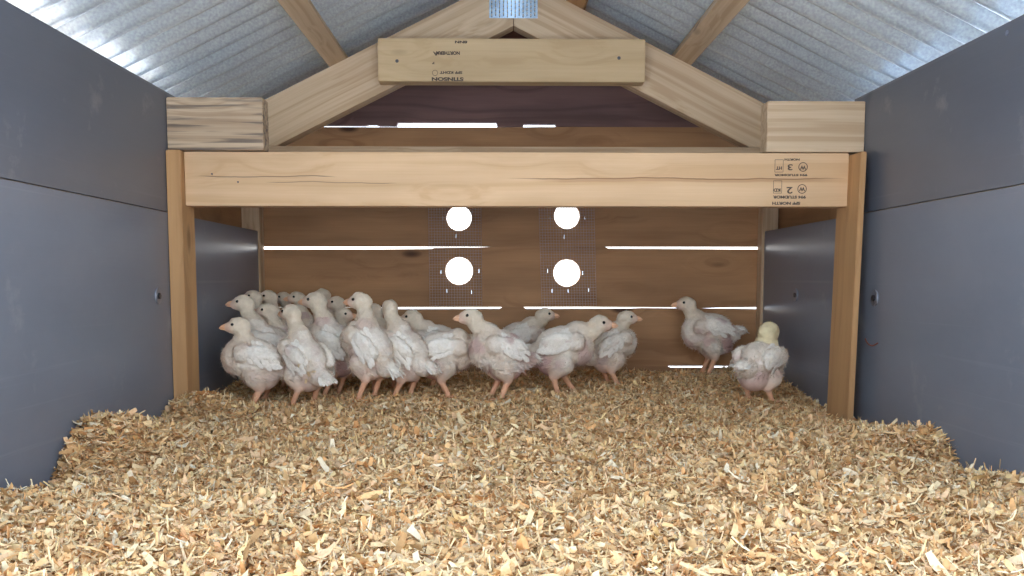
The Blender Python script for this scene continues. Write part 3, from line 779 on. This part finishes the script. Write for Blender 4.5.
    # beak and eyes
    hx3 = Rh.to_3x3()
    bm = bmesh.new()
    def ringp(x, ry, rz, zc, n=12): return [bm.verts.new(((x) * s, ry * math.cos(2 * PI * i / n) * s, (zc + rz * math.sin(2 * PI * i / n)) * s)) for i in range(n)]
    rings = [ringp(.018, .0058, .0058, -.001), ringp(.0235, .0046, .0048, -.0008), ringp(.0280, .0030, .0034, -.0012), ringp(.0315, .0014, .0018, -.0026), ringp(.0333, .0004, .0006, -.0042)]
    for a, b in zip(rings, rings[1:]):
        for i in range(12): bm.faces.new((a[i], a[(i + 1) % 12], b[(i + 1) % 12], b[i]))
    bm.faces.new(rings[-1]); bm.faces.new(rings[0][::-1])
    r2 = [ringp(.018, .0044, .0026, -.0062), ringp(.026, .0028, .0017, -.0058), ringp(.0310, .0008, .0008, -.0056)]
    for a, b in zip(r2, r2[1:]):
        for i in range(12): bm.faces.new((a[i], a[(i + 1) % 12], b[(i + 1) % 12], b[i]))
    bm.faces.new(r2[-1]); bm.faces.new(r2[0][::-1])
    MH = Mr @ Matrix.Translation(H) @ Rh
    link('beak', bm_mesh(bm, 'beak', True), BEAK, root, MH)
    for sd in (-1, 1):
        bm = bmesh.new(); bmesh.ops.create_icosphere(bm, subdivisions=3, radius=.0028 * s, matrix=Matrix.Translation((.0082 * s, sd * .0128 * s, .0032 * s)))
        link('eye', bm_mesh(bm, 'eye', True), EYE, root, MH)
    return root

CH = [
 # label, body px, depth, yaw, head px, head py, head depth offset, kwargs
 ('front chick nearest the left wall in full side view facing left with orange beak', 254, 1.60, -165, 238, 326, -.012, dict(s=.98, pitch=24, hyaw=-172, pinky=.35)),
 ('chick looking left over the back of the front left chick, taller beside the wall', 268, 1.715, -170, 243, 303, .0, dict(s=1.0, pitch=22, hyaw=-175, tall=.012, pinky=.4)),
 ('small head showing between the two tall heads nearest the left wall', 272, 1.885, 150, 253, 297, -.0, dict(s=.90, pitch=20, hyaw=-168)),
 ('chick looking left with its head at the foot of the left corner post', 290, 1.93, 175, 268, 297, .0, dict(s=.92, pitch=20, hyaw=-170)),
 ('chick with lowered head and thick neck close behind the front left chick', 287, 1.775, -150, 267, 311, -.02, dict(s=.95, pitch=24, hyaw=-172, tall=.005)),
 ('chick in the crowd right of the corner post, head turned left, dim', 303, 2.03, 170, 283, 298, 0, dict(s=.88, pitch=20, hyaw=-172)),
 ('dim orange-faced head at the very back against the plank wall', 318, 1.955, 190, 297, 298, -.01, dict(s=.88, pitch=20, hyaw=-165)),
 ('chick seen from behind with scruffy white rump and chips stuck on it', 304, 1.60, 140, 291, 313, .020, dict(s=.98, pitch=38, hyaw=150, pinky=.45)),
 ('tall chick with long thick neck and pink bare side behind the scruffy rump', 333, 1.715, 158, 315, 301, .01, dict(s=1.06, pitch=30, hyaw=172, tall=.008, pinky=1.0)),
 ('pale crown just showing above the tall long-necked chick', 337, 2.035, 172, 322, 295, 0, dict(s=.9, pitch=20)),
 ('chick peering left above the gap between the tall necks', 353, 1.94, 176, 336, 303, 0, dict(s=.92, pitch=22, hyaw=-172)),
 ('chick facing right with head tucked low between the two tall necks', 337, 1.835, -8, 344, 315, -.01, dict(s=.92, pitch=12, hyaw=-10)),
 ('tall chick with upright neck and orange beak facing left, mid cluster front', 368, 1.62, 152, 360, 301, .015, dict(s=1.0, pitch=46, hyaw=168, tall=.010, pinky=.45)),
 ('chick mostly hidden behind the tall upright neck in the middle of the cluster', 384, 1.79, 125, 375, 311, .02, dict(s=.95, pitch=34, hyaw=120)),
 ('chick standing with its back turned and white tail pointing right, right end of cluster', 404, 1.66, 148, 390, 308, .025, dict(s=1.0, pitch=36, hyaw=105, tall=.004, pinky=.4)),
 ('chick looking left just right of the cluster, white back, dark eye', 437, 1.80, 168, 412, 318, 0, dict(s=1.0, pitch=16, hyaw=172, pinky=.4)),
 ('chick facing right with lowered unseen head beside the pink chested chick', 444, 1.69, 10, 470, 342, .055, dict(s=.98, pitch=8, hyaw=15, pinky=.9)),
 ('pink chested chick facing left in the middle below the left column of holes', 499, 1.665, -158, 471, 317, -.01, dict(s=1.02, pitch=22, hyaw=-172, pinky=1.0)),
 ('chick facing right close to the planks left of the right wire mesh', 521, 1.97, 12, 545, 315, -.01, dict(s=.98, pitch=18, hyaw=5, pinky=.3)),
 ('chick leaning forward to the right in mid step under the right mesh', 563, 1.765, -4, 600, 324, -.01, dict(s=1.08, pitch=14, hyaw=-12, stride=.030, pinky=.9)),
 ('chick standing upright facing right at the right of the middle group', 611, 1.88, 18, 627, 318, -.01, dict(s=.98, pitch=30, hyaw=-2, pinky=.5)),
 ('lone chick in side view facing left with white tail against the plank wall at right', 708, 2.00, -176, 686, 304, -.005, dict(s=1.04, pitch=8, tall=.010, hyaw=-176, pinky=.9)),
 ('yellow headed chick with its back turned beside the right grey wall', 760, 1.635, 46, 769, 332, .012, dict(s=.98, tall=-.010, hk_=1.22, pitch=12, hyaw=48, yellow=1.0, pinky=.6)),
]
for i, (lab, bx, Y, yaw, hx, hy, hdy, kw) in enumerate(CH):
    make_chick(lab, bx, Y, yaw, hx, hy, hdy, seed=i, **kw)

# a few shavings clinging to the scruffy rump
from mathutils.bvhtree import BVHTree
roots = [o for o in COL.objects if o.get('category') == 'chick']
ch7 = roots[7]; body = [c for c in ch7.children if c.name.startswith('body')][0]
tree = BVHTree.FromPolygons([PW[ch7.name] @ v.co for v in body.data.vertices], [tuple(p.vertices) for p in body.data.polygons if len(p.vertices) > 3])
eye0 = Vector((0, 0, .31))
for i, (px, py) in enumerate(((299, 366), (303, 368), (309, 374), (300, 375), (302, 391), (314, 372), (306, 381))):
    dr = (P(px, py, 1.6) - eye0).normalized(); hit, nrm, _, _ = tree.ray_cast(eye0, dr)
    if hit is None: continue
    bm = bmesh.new(); rr = random.Random(i); L_ = rr.uniform(.006, .010); W_ = rr.uniform(.003, .005)
    rows = [[bm.verts.new((L_ * (t - .5), W_ * q * (1 - .5 * abs(t - .5)), .0010 - .004 * (t - .5) ** 2)) for q in (-.5, .5)] for t in (0, .33, .66, 1)]
    for a, b in zip(rows, rows[1:]): bm.faces.new((a[0], a[1], b[1], b[0]))
    r0 = bmesh.ops.solidify(bm, geom=bm.faces[:], thickness=.0004)
    me = bm_mesh(bm); at = me.color_attributes.new('Col', 'FLOAT_COLOR', 'POINT')
    at.data.foreach_set('color', [.93, .76, .48, 1] * len(me.vertices))
    q = nrm.to_track_quat('Z', 'X').to_matrix().to_4x4() @ Matrix.Rotation(rr.uniform(0, 6), 4, 'Z')
    o = link('wood_shaving', me, SHAVE, None, Matrix.Translation(hit + nrm * .0008) @ q)
    thing(o, 'tiny yellow shaving clinging to the rump of a chick seen from behind', 'wood shaving', 'shavings stuck on a chick')
